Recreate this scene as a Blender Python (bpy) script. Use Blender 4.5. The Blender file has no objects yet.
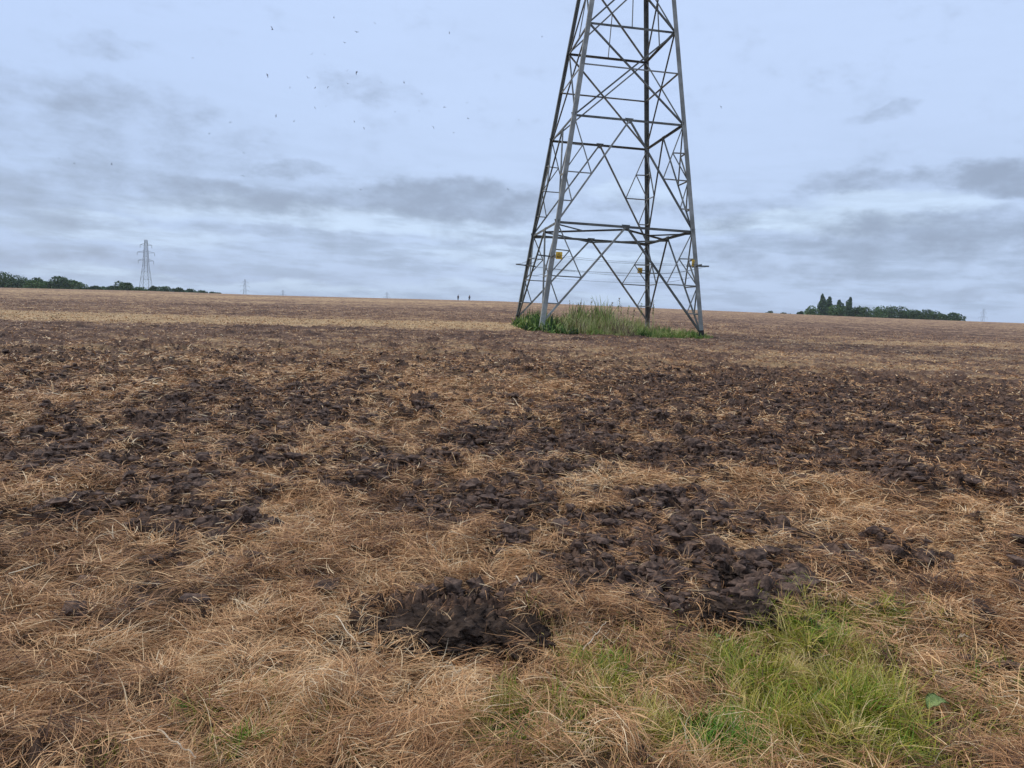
import bpy, bmesh, math, random
import numpy as np
from mathutils import Vector, Matrix
random.seed(7); RNG = np.random.default_rng(11)
SC = bpy.context.scene
COL = SC.collection
# ------------------------------------------------------------------ camera
F = 713.35; PITCH = 0.0983; ROLL = -0.0538; EYE = 1.6
cp, sp, cr, sr = math.cos(PITCH), math.sin(PITCH), math.cos(ROLL), math.sin(ROLL)
FW = np.array([0, cp, -sp]); UP0 = np.array([0, sp, cp]); RT0 = np.array([1., 0, 0])
RT = RT0 * cr - UP0 * sr; UP = RT0 * sr + UP0 * cr
cam = bpy.data.cameras.new('camera'); camo = bpy.data.objects.new('camera', cam); COL.objects.link(camo)
M = Matrix(((RT[0], UP[0], -FW[0]), (RT[1], UP[1], -FW[1]), (RT[2], UP[2], -FW[2]))).to_4x4()
M.translation = (0, 0, EYE); camo.matrix_world = M
cam.sensor_width = 36; cam.lens = F * 36 / 1024; cam.clip_start = 0.05; cam.clip_end = 30000
SC.camera = camo
# ------------------------------------------------------------------ sky and sun
SUN_EL, SUN_AZ = math.radians(48), math.radians(-62)      # azimuth from +Y towards +X
w = bpy.data.worlds.new('World'); SC.world = w; w.use_nodes = True
nt = w.node_tree; nt.nodes.clear()
def N(t, typ, **kw):
    n = t.nodes.new(typ)
    for k, v in kw.items():
        if k.startswith('i_'):
            key = k[2:]; n.inputs[int(key) if key.isdigit() else key].default_value = v
        else: setattr(n, k, v)
    return n
def mth(t, op, a, b=None, c=None, clamp=False):
    n = t.nodes.new('ShaderNodeMath'); n.operation = op; n.use_clamp = clamp
    for i, v in enumerate((a, b, c)):
        if v is None: continue
        if isinstance(v, (int, float)): n.inputs[i].default_value = v
        else: t.links.new(v, n.inputs[i])
    return n.outputs[0]
def mixc(t, fac, a, b, mode='MIX'):
    n = t.nodes.new('ShaderNodeMix'); n.data_type = 'RGBA'; n.blend_type = mode
    for i, v in ((0, fac), (6, a), (7, b)):
        if isinstance(v, (int, float, tuple)): n.inputs[i].default_value = v
        else: t.links.new(v, n.inputs[i])
    return n.outputs[2]
def mapr(t, v, a, b, c=0., d=1., mode='SMOOTHSTEP'):
    n = t.nodes.new('ShaderNodeMapRange'); n.interpolation_type = mode
    t.links.new(v, n.inputs[0])
    for i, x in ((1, a), (2, b), (3, c), (4, d)): n.inputs[i].default_value = x
    return n.outputs[0]
def noise(t, vec, scale, detail=4, rough=.55, out=0, dist=0.):
    n = t.nodes.new('ShaderNodeTexNoise'); n.inputs['Scale'].default_value = scale
    n.inputs['Detail'].default_value = detail; n.inputs['Roughness'].default_value = rough; n.inputs['Distortion'].default_value = dist
    t.links.new(vec, n.inputs['Vector']); return n.outputs[out]
def ray(px, py):
    v = FW + RT * ((px - 512) / F) + UP * (-(py - 384) / F)
    return v / np.linalg.norm(v)
sky = N(nt, 'ShaderNodeTexSky', sky_type='NISHITA', sun_disc=False, sun_elevation=SUN_EL, sun_rotation=SUN_AZ, altitude=50, air_density=1.0, dust_density=2.0, ozone_density=1.5)
tc = N(nt, 'ShaderNodeTexCoord'); sep = N(nt, 'ShaderNodeSeparateXYZ'); nt.links.new(tc.outputs['Generated'], sep.inputs[0])
az = mth(nt, 'ARCTAN2', sep.outputs[0], sep.outputs[1]); el = mth(nt, 'ARCSINE', sep.outputs[2])
ela = mth(nt, 'MAXIMUM', el, 0.0)
comb = N(nt, 'ShaderNodeCombineXYZ'); nt.links.new(az, comb.inputs[0]); nt.links.new(el, comb.inputs[1])
# cloud layer coordinates: direction projected on a plane overhead, so that streaks flatten to the horizon
den = mth(nt, 'ADD', mth(nt, 'MAXIMUM', sep.outputs[2], 0.), 0.10)
cpn = N(nt, 'ShaderNodeCombineXYZ'); nt.links.new(mth(nt, 'DIVIDE', sep.outputs[0], den), cpn.inputs[0]); nt.links.new(mth(nt, 'DIVIDE', sep.outputs[1], den), cpn.inputs[1])
n1 = noise(nt, cpn.outputs[0], .85, 6, .55)
wv = N(nt, 'ShaderNodeVectorMath', operation='MULTIPLY'); nt.links.new(comb.outputs[0], wv.inputs[0]); wv.inputs[1].default_value = (1, 1.9, 1)
wn = noise(nt, wv.outputs[0], 7, 6, .6, out=1)
wsub = N(nt, 'ShaderNodeVectorMath', operation='SUBTRACT'); nt.links.new(wn, wsub.inputs[0]); wsub.inputs[1].default_value = (.5, .5, .5)
wmul = N(nt, 'ShaderNodeVectorMath', operation='MULTIPLY'); nt.links.new(wsub.outputs[0], wmul.inputs[0]); wmul.inputs[1].default_value = (.16, .060, 0)
wadd = N(nt, 'ShaderNodeVectorMath', operation='ADD'); nt.links.new(comb.outputs[0], wadd.inputs[0]); nt.links.new(wmul.outputs[0], wadd.inputs[1])
def blob(px, py, rx, ry, edge=.35):
    d = ray(px, py); a = math.atan2(d[0], d[1]); e = math.asin(d[2])
    s = N(nt, 'ShaderNodeVectorMath', operation='SUBTRACT'); nt.links.new(wadd.outputs[0], s.inputs[0]); s.inputs[1].default_value = (a, e, 0)
    m = N(nt, 'ShaderNodeVectorMath', operation='MULTIPLY'); nt.links.new(s.outputs[0], m.inputs[0]); m.inputs[1].default_value = (F / rx, F / ry, 0)
    l = N(nt, 'ShaderNodeVectorMath', operation='LENGTH'); nt.links.new(m.outputs[0], l.inputs[0])
    return mapr(nt, l.outputs['Value'], 1.25, .55, 0, 1)
dark = None   # grey clouds: x, y, rx, ry, strength
for (px, py, rx, ry, s) in [(245, 200, 95, 17, .75), (440, 202, 125, 24, .85), (60, 202, 85, 22, .5), (110, 45, 50, 12, .35), (375, 86, 60, 16, .38),
        (295, 167, 30, 8, .55), (480, 240, 70, 10, .5), (850, 186, 62, 14, .65), (985, 178, 55, 16, .8), (735, 212, 55, 17, .55), (930, 236, 130, 22, .75),
        (880, 270, 190, 14, .45), (70, 130, 200, 50, .42), (620, 200, 90, 12, .35), (590, 268, 120, 7, .35), (300, 237, 110, 8, .4), (150, 268, 160, 7, .35), (980, 296, 90, 6, .4), (360, 255, 120, 9, .3), (90, 255, 90, 9, .3), (885, 113, 34, 6, .35), (190, 182, 50, 10, .5), (780, 250, 90, 10, .4), (1010, 215, 60, 12, .5)]:
    b = mth(nt, 'MULTIPLY', blob(px, py, rx, ry), s)
    dark = b if dark is None else mth(nt, 'ADD', dark, mth(nt, 'MULTIPLY', b, mth(nt, 'SUBTRACT', 1., dark)))
lite = None
for (px, py, rx, ry, s) in [(360, 222, 220, 14, .6), (130, 232, 90, 9, .4), (560, 262, 150, 14, .5), (810, 222, 110, 12, .8), (900, 205, 80, 9, .6), (640, 190, 60, 12, .4), (220, 285, 260, 9, .7), (530, 292, 160, 8, .4), (90, 214, 50, 5, .4)]:
    b = mth(nt, 'MULTIPLY', blob(px, py, rx, ry), s)
    lite = b if lite is None else mth(nt, 'MAXIMUM', lite, b)
K = 10.0   # the background strength below is 0.1
def C(r, g, b, k=1.): return (r * K * k, g * K * k, b * K * k, 1)
hi = mapr(nt, ela, 0.0, 0.42)
base = mixc(nt, hi, C(.385, .48, .655), C(.410, .512, .715))
base = mixc(nt, mapr(nt, az, -.75, .0, .25, 1.), mixc(nt, 1., base, (.88, .91, .95, 1), 'MULTIPLY'), base)
tex = noise(nt, wv.outputs[0], 8, 8, .55)
tex2 = noise(nt, wv.outputs[0], 26, 6, .6)
streak = N(nt, 'ShaderNodeVectorMath', operation='MULTIPLY'); nt.links.new(comb.outputs[0], streak.inputs[0]); streak.inputs[1].default_value = (1.5, 9.0, 1)
stx = noise(nt, streak.outputs[0], 5, 7, .6)
low = mapr(nt, ela, .24, .05)
stx2 = noise(nt, streak.outputs[0], 13, 7, .62)
sfac = mth(nt, 'MULTIPLY', mapr(nt, mth(nt, 'ADD', mth(nt, 'MULTIPLY', stx, .65), mth(nt, 'MULTIPLY', stx2, .35)), .44, .60), mth(nt, 'ADD', mth(nt, 'MULTIPLY', low, .66), .04))
sc_ = mixc(nt, mth(nt, 'MULTIPLY', lite, .85), base, C(.53, .655, .79))
sc_ = mixc(nt, sfac, sc_, C(.265, .335, .455))
sc_ = mixc(nt, mth(nt, 'MULTIPLY', mapr(nt, n1, .42, .72), .22), sc_, C(.32, .40, .55))
dmod = mapr(nt, mth(nt, 'ADD', mth(nt, 'ADD', dark, mth(nt, 'MULTIPLY', mth(nt, 'SUBTRACT', tex, .5), 1.5)), mth(nt, 'MULTIPLY', mth(nt, 'SUBTRACT', tex2, .5), 1.15)), .02, 1.12)
sc_ = mixc(nt, mth(nt, 'MULTIPLY', dmod, .95), sc_, C(.225, .277, .375))
fin = mixc(nt, .94, sky.outputs[0], sc_)
bgn = N(nt, 'ShaderNodeBackground'); nt.links.new(fin, bgn.inputs[0]); bgn.inputs[1].default_value = 0.1
wo = N(nt, 'ShaderNodeOutputWorld'); nt.links.new(bgn.outputs[0], wo.inputs[0])
w.cycles.sampling_method = 'MANUAL'; w.cycles.sample_map_resolution = 512
sl = bpy.data.lights.new('sun', 'SUN'); sl.energy = 1.5; sl.angle = math.radians(14); sl.color = (1, .93, .82)
so = bpy.data.objects.new('sun', sl); COL.objects.link(so)
sd = Vector((math.sin(SUN_AZ) * math.cos(SUN_EL), math.cos(SUN_AZ) * math.cos(SUN_EL), math.sin(SUN_EL)))
so.rotation_euler = sd.to_track_quat('Z', 'Y').to_euler(); so.location = (0, 0, 60)
SC.view_settings.view_transform = 'Standard'; SC.view_settings.look = 'None'; SC.view_settings.exposure = 0.52; SC.view_settings.gamma = 1
SC.cycles.max_bounces = 4; SC.cycles.diffuse_bounces = 2; SC.cycles.glossy_bounces = 2; SC.cycles.transmission_bounces = 2
# ------------------------------------------------------------------ noise
def _h(ix, iy, seed):
    h = (ix.astype(np.int64) * 374761393 + iy.astype(np.int64) * 668265263 + seed * 1442695041) & 0xFFFFFFFF
    h = ((h ^ (h >> 13)) * 1274126177) & 0xFFFFFFFF
    return ((h ^ (h >> 16)) & 0xFFFFFF) / float(0x1000000)
def pn(x, y, seed=0):
    x = np.asarray(x, float); y = np.asarray(y, float)
    xi = np.floor(x); yi = np.floor(y); fx = x - xi; fy = y - yi
    def g(ox, oy):
        a = _h(xi + ox, yi + oy, seed) * 2 * math.pi
        return np.cos(a) * (fx - ox) + np.sin(a) * (fy - oy)
    ux = fx * fx * fx * (fx * (fx * 6 - 15) + 10); uy = fy * fy * fy * (fy * (fy * 6 - 15) + 10)
    a = g(0, 0) * (1 - ux) + g(1, 0) * ux; b = g(0, 1) * (1 - ux) + g(1, 1) * ux
    return (a * (1 - uy) + b * uy) * 1.5
def fbm(x, y, octv=4, seed=0, gain=.5):
    s = 0; a = 1; t = 0
    for o in range(octv):
        s = s + a * pn(x * 2 ** o + o * 17.3, y * 2 ** o - o * 9.1, seed + o); t += a; a *= gain
    return s / t
def cells(x, y, seed):
    """irregular lumps: height 0..1 of the dome of the nearest jittered cell"""
    wx = x + .45 * pn(x * 1.7, y * 1.7, seed + 5); wy = y + .45 * pn(x * 1.7 + 9, y * 1.7, seed + 6)
    xi = np.floor(wx); yi = np.floor(wy); best = np.zeros_like(wx)
    for ox in (-1, 0, 1):
        for oy in (-1, 0, 1):
            cx = xi + ox; cy = yi + oy
            px = cx + _h(cx, cy, seed) ; py = cy + _h(cx, cy, seed + 1)
            rr = .35 + .45 * _h(cx, cy, seed + 2); hh = _h(cx, cy, seed + 3) ** 1.3
            d2 = ((wx - px) ** 2 + (wy - py) ** 2) / rr ** 2
            best = np.maximum(best, hh * np.sqrt(np.clip(1 - d2, 0, 1)))
    return best
def slabs(x, y, seed, tilt=.9):
    """broken plates: each jittered cell is a tilted facet with a step at its edge"""
    wx = x + .30 * pn(x * 2.3, y * 2.3, seed + 5); wy = y + .30 * pn(x * 2.3 + 9, y * 2.3, seed + 6)
    xi = np.floor(wx); yi = np.floor(wy); bd = np.full_like(wx, 9.); hz_ = np.zeros_like(wx)
    for ox in (-1, 0, 1):
        for oy in (-1, 0, 1):
            cx = xi + ox; cy = yi + oy
            dx = wx - cx - _h(cx, cy, seed); dy = wy - cy - _h(cx, cy, seed + 1); d2 = dx * dx + dy * dy
            h = _h(cx, cy, seed + 3) + tilt * (dx * (_h(cx, cy, seed + 7) - .5) + dy * (_h(cx, cy, seed + 8) - .5)) * 2
            k = d2 < bd; bd = np.where(k, d2, bd); hz_ = np.where(k, h, hz_)
    return hz_
def sm(a, b, x):
    t = np.clip((x - a) / (b - a), 0, 1); return t * t * (3 - 2 * t)
# ------------------------------------------------------------------ the lie of the land
RC = 270.0
_px = np.array([-260, 0, 150, 260, 400, 500, 700, 770, 900, 1024, 1280], float)
_py = np.array([279, 287.6, 291, 295, 298.6, 301.2, 310, 313, 318.6, 323.2, 332], float)
_az = []; _zc = []
for a, b in zip(_px, _py):
    d = ray(a, b); _az.append(math.atan2(d[0], d[1])); _zc.append(EYE + RC * d[2] / math.hypot(d[0], d[1]))
_az = np.array([-3.2] + _az + [3.2]); _zc = np.array([1.0] + _zc + [1.0])
def Z(x, y):
    x = np.asarray(x, float); y = np.asarray(y, float)
    r = np.hypot(x, y); a = np.arctan2(x, y)
    zc = np.interp(a, _az, _zc); z36 = np.interp(a, [-3.2, -.62, 0, 3.2], [.6, .6, 1.12, 1.12])
    B = (zc - z36 / .593) / (RC - 36 / .593); A = (z36 - 36 * B) / .593
    z = A * (1 - np.exp(-r / 40)) + B * np.minimum(r, RC)
    s0 = B
    d = np.maximum(r - RC, 0)
    fall = np.where(d < 60, d * s0 - (s0 + .035) * d * d / 120., 60 * s0 - (s0 + .035) * 30 - .035 * (np.minimum(d, 1000) - 60) - .0115 * np.maximum(d - 1000, 0))
    return z + np.where(d > 0, fall, 0)
def at(px, py, zoff=0.):
    """the point of the ground seen under a pixel of the photograph"""
    d = ray(px, py); t = 1.5; 
    for i in range(4000):
        p = d * t
        if p[2] + EYE <= Z(p[0], p[1]) + zoff: break
        t *= 1.002
    lo, hi_ = t / 1.002, t
    for i in range(20):
        m = (lo + hi_) / 2; p = d * m
        if p[2] + EYE <= Z(p[0], p[1]) + zoff: hi_ = m
        else: lo = m
    p = d * hi_; return float(p[0]), float(p[1]), float(p[2] + EYE)
def on_ray(px, py, dist):
    d = ray(px, py); t = dist / math.hypot(d[0], d[1]); return Vector((d[0] * t, d[1] * t, EYE + d[2] * t))
def ell(lst):
    out = []
    for (px, py, rx, ry, s) in lst:
        c = at(px, py); l = at(px - rx, py); u = at(px, py - ry); b = at(px, py + ry)
        lx = math.hypot(l[0] - c[0], l[1] - c[1]); ly = math.hypot(u[0] - b[0], u[1] - b[1]) / 2
        a = math.atan2(c[0], c[1])
        out.append(((c[0] + (u[0] + b[0])/2)/2, (c[1] + (u[1] + b[1]) / 2)/2, lx, ly, a, s))
    return out
SOIL = ell([(458, 620, 96, 25, 1.5), (590, 575, 50, 18, 1.3), (650, 570, 70, 28, .5), (742, 590, 58, 26, 1.2), (660, 603, 55, 20, .5), (826, 566, 32, 15, 1.3),
    (905, 557, 32, 9, 1.2), (530, 506, 28, 10, .9), (490, 445, 62, 10, .7), (425, 466, 35, 8, .8), (150, 502, 66, 13, 1.3), (225, 500, 40, 25, .6), (180, 530, 62, 12, .6),
    (240, 530, 35, 14, .6), (90, 440, 110, 36, .55), (270, 410, 120, 44, .55), (380, 400, 90, 26, .5), (600, 452, 140, 40, .5), (780, 430, 220, 52, .75), (950, 425, 130, 48, .7),
    (690, 525, 80, 34, .35), (700, 390, 200, 24, .65), (345, 470, 60, 20, .5), (30, 465, 55, 14, .7), (500, 542, 32, 12, .5), (440, 502, 50, 14, .5), (590, 530, 60, 20, .2),
    (60, 520, 40, 9, .4), (985, 530, 22, 8, .5), (480, 520, 60, 30, .25), (30, 385, 60, 12, .5), (880, 380, 160, 14, .5)])
STRAW = ell([(880, 512, 130, 26, .8), (650, 487, 60, 10, .7), (615, 437, 80, 10, .6), (505, 386, 90, 9, .8), (400, 565, 80, 30, .4), (760, 492, 60, 10, .2), (40, 400, 60, 10, .4),
    (300, 372, 120, 7, .4), (45, 556, 100, 22, .5), (310, 508, 60, 14, .4), (930, 372, 90, 5, .4), (120, 470, 60, 9, .2), (540, 580, 18, 16, .4), (420, 425, 60, 7, .4), (760, 508, 36, 12, .5)])
GREEN = ell([(808, 680, 92, 60, 1.), (838, 735, 92, 66, 1.), (700, 745, 70, 34, .9), (520, 730, 58, 40, 1.1), (600, 685, 42, 22, .5), (330, 770, 60, 10, .3), (225, 766, 50, 12, .5), (640, 665, 120, 40, .3), (860, 620, 60, 22, .5), (980, 700, 70, 60, .25), (250, 735, 130, 45, .16), (640, 735, 100, 40, .25), (400, 750, 60, 20, .15), (900, 620, 60, 20, .3)])
BRIGHT = ell([(725, 742, 40, 26, 1.), (590, 740, 22, 12, .7), (505, 745, 22, 22, .8), (212, 764, 26, 10, .9), (880, 640, 40, 18, .5)])
def emask(E, x, y, wob=.25):
    m = np.zeros_like(x)
    for (cx, cy, lx, ly, a, s) in E:
        dx = x - cx; dy = y - cy; sa, ca = math.sin(a), math.cos(a)
        v = (dx * sa + dy * ca) / ly; u = (dx * ca - dy * sa) / lx
        q = np.sqrt(u * u + v * v)
        m = m + s * sm(1.35, .45, q)
    return m
def soil_mask(x, y):
    r = np.hypot(x, y)
    zone = sm(4.7, 6.8, r + 1.2 * fbm(x * .5, y * .5, 3, 31))
    k = 1 - .50 * sm(5.5, 9, r)
    m = .02 * zone + emask(SOIL, x, y) * k - emask(STRAW, x, y)
    m = m + zone * (.62 * fbm(x * .42, y * .42, 3, 3) + .85 * fbm(x * 1.5, y * 1.5, 4, 5) + 1.1 * fbm(x * 5, y * 5, 3, 7)) + (1 - zone) * (.35 * fbm(x * 3, y * 3, 3, 8) + .45 * fbm(x * 9, y * 9, 2, 9))
    m = m + .06 * sm(13, 20, r)
    return sm(.02, .46, m)
_STR = None
def pale_bands(x, y):
    """stubble strips left pale, or tilled darker, running with the drilling"""
    global _STR
    if _STR is None:
        _STR = []
        for (x0, y0, x1, y1, wpx, s_) in [(-60, 311.5, 520, 326, 4.5, .24), (520, 325, 700, 330, 2, .06), (800, 341, 1024, 346, 2, .10), (0, 377, 560, 375, 4, .08), (430, 384, 600, 379, 5, .10), (600, 360, 1024, 369, 3, .09),
                                  (0, 333, 760, 340, 8, -.04), (0, 347, 480, 352, 2.5, .07), (560, 348, 1024, 358, 2.5, .06), (0, 365, 420, 364, 3, .08), (760, 330, 1024, 338, 3, -.05), (0, 322, 600, 333, 2, -.08), (0, 296, 500, 306, 1.2, .05), (700, 320, 1024, 331, 2.5, -.03), (0, 291, 450, 302, 1.4, .06), (0, 301, 500, 310.5, 2., -.05)]:
            p0 = at(x0, y0); p1 = at(x1, y1); q0 = at(x0, y0 - wpx); dx, dy = p1[0] - p0[0], p1[1] - p0[1]; L = math.hypot(dx, dy); nx, ny = -dy / L, dx / L
            _STR.append((p0, dx, dy, L, nx, ny, abs((q0[0] - p0[0]) * nx + (q0[1] - p0[1]) * ny), s_))
    pale = np.zeros_like(x); wob = fbm(x * .06, y * .06, 4, 77)
    for (p0, dx, dy, L, nx, ny, wd, s_) in _STR:
        dist = (x - p0[0]) * nx + (y - p0[1]) * ny + wd * .6 * wob
        al = ((x - p0[0]) * dx + (y - p0[1]) * dy) / L / L
        pale += s_ * sm(1.3, .5, np.abs(dist) / wd) * sm(-.12, .02, al) * sm(1.15, 1., al)
    return pale
def relief(x, y, m):
    r = np.hypot(x, y); z = .035 * fbm(x * .6, y * .6, 3, 40) + .022 * fbm(x * 2.4, y * 2.4, 3, 44) + .13 * sm(4.5, 7.5, r) * (1 - sm(18, 30, r)) * fbm(x * 1.05, y * 1.05, 3, 46); k = m > .02
    c = np.zeros_like(x)
    if k.any():
        xx = x[k]; yy = y[k]
        c[k] = (.07 * cells(xx * 2.3, yy * 2.3, 100) + .055 * slabs(xx * 3.6, yy * 3.6, 100) + .030 * cells(xx * 5.2, yy * 5.2, 110) + .030 * slabs(xx * 9, yy * 9, 110, 1.3) + .016 * slabs(xx * 21, yy * 21, 120, 1.5)
                + .05 * (1 - 2.4 * np.abs(fbm(xx * 4.5, yy * 4.5, 4, 60, .6))) + .016 * fbm(xx * 24, yy * 24, 3, 62, .65) - .075)
    fade = (1 - .45 * sm(14, 26, r)) * (1 - .4 * sm(60, 160, r))
    far = r > 13
    if far.any(): z[far] += sm(13, 22, r[far]) * (.06 * cells(x[far] * 1.6, y[far] * 1.6, 130) * fade[far] - .02)
    return z + m * c * fade
def mesh_from(name, co, faces_flat, nper, mat, attrs=None, smooth=True, parent=None):
    me = bpy.data.meshes.new(name); n = len(co); nf = len(faces_flat) // nper
    me.vertices.add(n); me.vertices.foreach_set('co', np.ascontiguousarray(co, dtype=np.float32).ravel())
    me.loops.add(nf * nper); me.loops.foreach_set('vertex_index', np.ascontiguousarray(faces_flat, dtype=np.int32))
    me.polygons.add(nf); me.polygons.foreach_set('loop_start', np.arange(nf, dtype=np.int32) * nper)
    try: me.polygons.foreach_set('loop_total', np.full(nf, nper, dtype=np.int32))
    except Exception: pass
    me.update(calc_edges=True)
    me.polygons.foreach_set('use_smooth', np.full(nf, smooth, dtype=bool))
    for k, v in (attrs or {}).items():
        v = np.asarray(v, dtype=np.float32)
        if v.ndim == 1: me.attributes.new(k, 'FLOAT', 'POINT').data.foreach_set('value', v)
        else: me.attributes.new(k, 'FLOAT_VECTOR', 'POINT').data.foreach_set('vector', v.ravel())
    me.materials.append(mat); o = bpy.data.objects.new(name, me); COL.objects.link(o)
    if parent: o.parent = parent
    return o
# ------------------------------------------------------------------ materials
def mat(name, col=(.5, .5, .5), rough=.8, metal=0., spec=.3):
    m = bpy.data.materials.new(name); m.use_nodes = True; t = m.node_tree; p = t.nodes['Principled BSDF']
    p.inputs['Base Color'].default_value = (*col, 1); p.inputs['Roughness'].default_value = rough
    p.inputs['Metallic'].default_value = metal; p.inputs['Specular IOR Level'].default_value = spec
    return m, t, p
def ramp(t, fac, stops):
    n = t.nodes.new('ShaderNodeValToRGB'); e = n.color_ramp.elements
    while len(e) < len(stops): e.new(.5)
    for el_, (pos, c) in zip(e, stops): el_.position = pos; el_.color = (*c, 1)
    t.links.new(fac, n.inputs[0]); return n.outputs[0]
def attr(t, name, out='Fac'):
    n = t.nodes.new('ShaderNodeAttribute'); n.attribute_name = name; return n.outputs[out]
def noisy(name, stops, scale, rough=.8, metal=0., spec=.3, bump=0., detail=5):
    m, t, p = mat(name, rough=rough, metal=metal, spec=spec)
    g = t.nodes.new('ShaderNodeTexCoord').outputs['Object']
    f = noise(t, g, scale, detail, .6); t.links.new(ramp(t, f, stops), p.inputs['Base Color'])
    if bump:
        b = N(t, 'ShaderNodeBump'); b.inputs['Strength'].default_value = bump; b.inputs['Distance'].default_value = .02
        t.links.new(noise(t, g, scale * 4, 5, .65), b.inputs['Height']); t.links.new(b.outputs[0], p.inputs['Normal'])
    return m
SOILC = [(.30, (.026, .0150, .0105)), (.46, (.076, .045, .031)), (.64, (.19, .118, .080))]
# ground
mg, t, p = mat('field_ground', rough=.92, spec=.15)
geo = t.nodes.new('ShaderNodeNewGeometry').outputs['Position']
soil = attr(t, 'soil'); farp = attr(t, 'pale'); rad = attr(t, 'rad'); grn = attr(t, 'green')
c_soil = ramp(t, noise(t, geo, 7, 9, .72), SOILC)
c_under = ramp(t, noise(t, geo, 30, 5, .65), [(.3, (.040, .022, .012)), (.55, (.11, .062, .032)), (.75, (.22, .13, .07))])
near = mixc(t, soil, c_under, c_soil)
near = mixc(t, mth(t, 'MULTIPLY', grn, .7), near, (.05, .065, .02, 1))
# farther off, stubble rows and trash lie in a grain of their own
fsep = t.nodes.new('ShaderNodeSeparateXYZ'); t.links.new(geo, fsep.inputs[0])
gr1 = noise(t, geo, 2.2, 8, .78); gr2 = noise(t, geo, .35, 5, .6)
fm = mth(t, 'ADD', mth(t, 'MULTIPLY', gr1, .62), mth(t, 'MULTIPLY', gr2, .38))
fm2 = mth(t, 'SUBTRACT', mth(t, 'ADD', fm, farp), mth(t, 'MULTIPLY', mth(t, 'SUBTRACT', soil, .5), .10))
c_far = ramp(t, fm2, [(.30, (.085, .050, .037)), (.42, (.165, .098, .068)), (.52, (.28, .170, .108)), (.62, (.49, .315, .17)), (.78, (.68, .47, .25))])
ffac = mapr(t, rad, 10, 21)
t.links.new(mixc(t, ffac, near, c_far), p.inputs['Base Color'])
b = N(t, 'ShaderNodeBump'); b.inputs['Strength'].default_value = .9; b.inputs['Distance'].default_value = .03
t.links.new(noise(t, geo, 22, 6, .7), b.inputs['Height'])
b2 = N(t, 'ShaderNodeBump'); b2.inputs['Strength'].default_value = .8; b2.inputs['Distance'].default_value = .35
t.links.new(mth(t, 'MULTIPLY', gr1, ffac), b2.inputs['Height']); t.links.new(b.outputs[0], b2.inputs['Normal'])
t.links.new(b2.outputs[0], p.inputs['Normal'])
def blade_mat(name, stops, spec=.25, rough=.55, trans=.0):
    m, t, p = mat(name, rough=rough, spec=spec)
    c = ramp(t, attr(t, 'tint'), stops); t.links.new(c, p.inputs['Base Color'])
    return m
M_STRAW = blade_mat('dry_straw', [(0, (.070, .032, .018)), (.24, (.31, .142, .055)), (.50, (.61, .322, .135)), (.76, (.79, .50, .235)), (1, (.88, .69, .43))])
M_GRASS = blade_mat('green_grass', [(0, (.030, .19, .018)), (.22, (.12, .24, .014)), (.46, (.27, .28, .020)), (.70, (.42, .35, .050)), (1, (.80, .58, .27))])
M_WEED = blade_mat('weed_green', [(0, (.018, .040, .014)), (.3, (.10, .20, .035)), (.55, (.30, .37, .085)), (.8, (.58, .52, .23)), (1, (.20, .12, .09))])
M_CRUMB = noisy('soil_crumb', SOILC, 25, .9, bump=.5)
M_CLOD = noisy('clod_soil', [(.30, (.020, .0125, .0085)), (.48, (.046, .029, .020)), (.68, (.12, .078, .052))], 14, .92, bump=1.0, spec=.15, detail=8)
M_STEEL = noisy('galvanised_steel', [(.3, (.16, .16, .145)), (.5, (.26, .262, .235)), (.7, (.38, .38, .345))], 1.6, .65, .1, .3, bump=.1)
M_STEELD = noisy('shade_dark_steel', [(.3, (.070, .070, .064)), (.55, (.135, .14, .125)), (.75, (.23, .23, .205))], 1.6, .7, .1, .3)  # darker copy of the steel; on legs and braces its tone paints shade
M_TAR = noisy('black_foot_paint', [(.3, (.012, .012, .012)), (.7, (.04, .037, .033))], 6, .8)
M_YEL = noisy('sign_yellow', [(.3, (.78, .45, .03)), (.7, (.88, .56, .06))], 5, .5)
M_BLACK = mat('sign_black', (.03, .025, .02), .5)[0]
M_WIRE = mat('rusted_barbed_wire', (.07, .055, .05), .7, .4)[0]
M_CONC = noisy('foot_concrete', [(.3, (.26, .27, .23)), (.7, (.42, .42, .37))], 5, .9)
M_CLOTHD = mat('dark_clothing', (.006, .008, .016), .9)[0]; M_CLOTHB = mat('navy_trousers', (.008, .009, .014), .9)[0]
M_SKIN = mat('skin', (.45, .26, .19), .6)[0]; M_HAIR = mat('dark_hair', (.03, .02, .015), .7)[0]
M_BIRD = mat('gull_plumage', (.08, .08, .09), .8)[0]
M_BARK = noisy('bark', [(.3, (.03, .024, .018)), (.7, (.09, .07, .055))], 3, .9)
def leafm(name, a, b_): return blade_mat(name, [(0, a), (1, b_)], .2, .7)
M_LEAF = [leafm('leaf_dark', (.026, .055, .020), (.10, .16, .048)), leafm('leaf_mid', (.040, .090, .026), (.15, .24, .065)), leafm('leaf_bluish', (.040, .080, .038), (.12, .19, .08))]
M_DOCK = noisy('dock_leaf_green', [(.3, (.26, .36, .10)), (.55, (.42, .50, .20)), (.75, (.55, .50, .28))], 30, .75, spec=.15)
M_PALE = noisy('pale_dry_leaf', [(.3, (.48, .34, .20)), (.7, (.75, .62, .44))], 40, .6)
def tag(o, label, cat, group=None):
    o['label'] = label; o['category'] = cat
    if group: o['group'] = group
    return o
def stuff(o): o['kind'] = 'stuff'; return o
def empty(name, loc, rz=0):
    o = bpy.data.objects.new(name, None); COL.objects.link(o); o.location = loc; o.rotation_euler = (0, 0, rz); o.empty_display_size = .2
    return o
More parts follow.
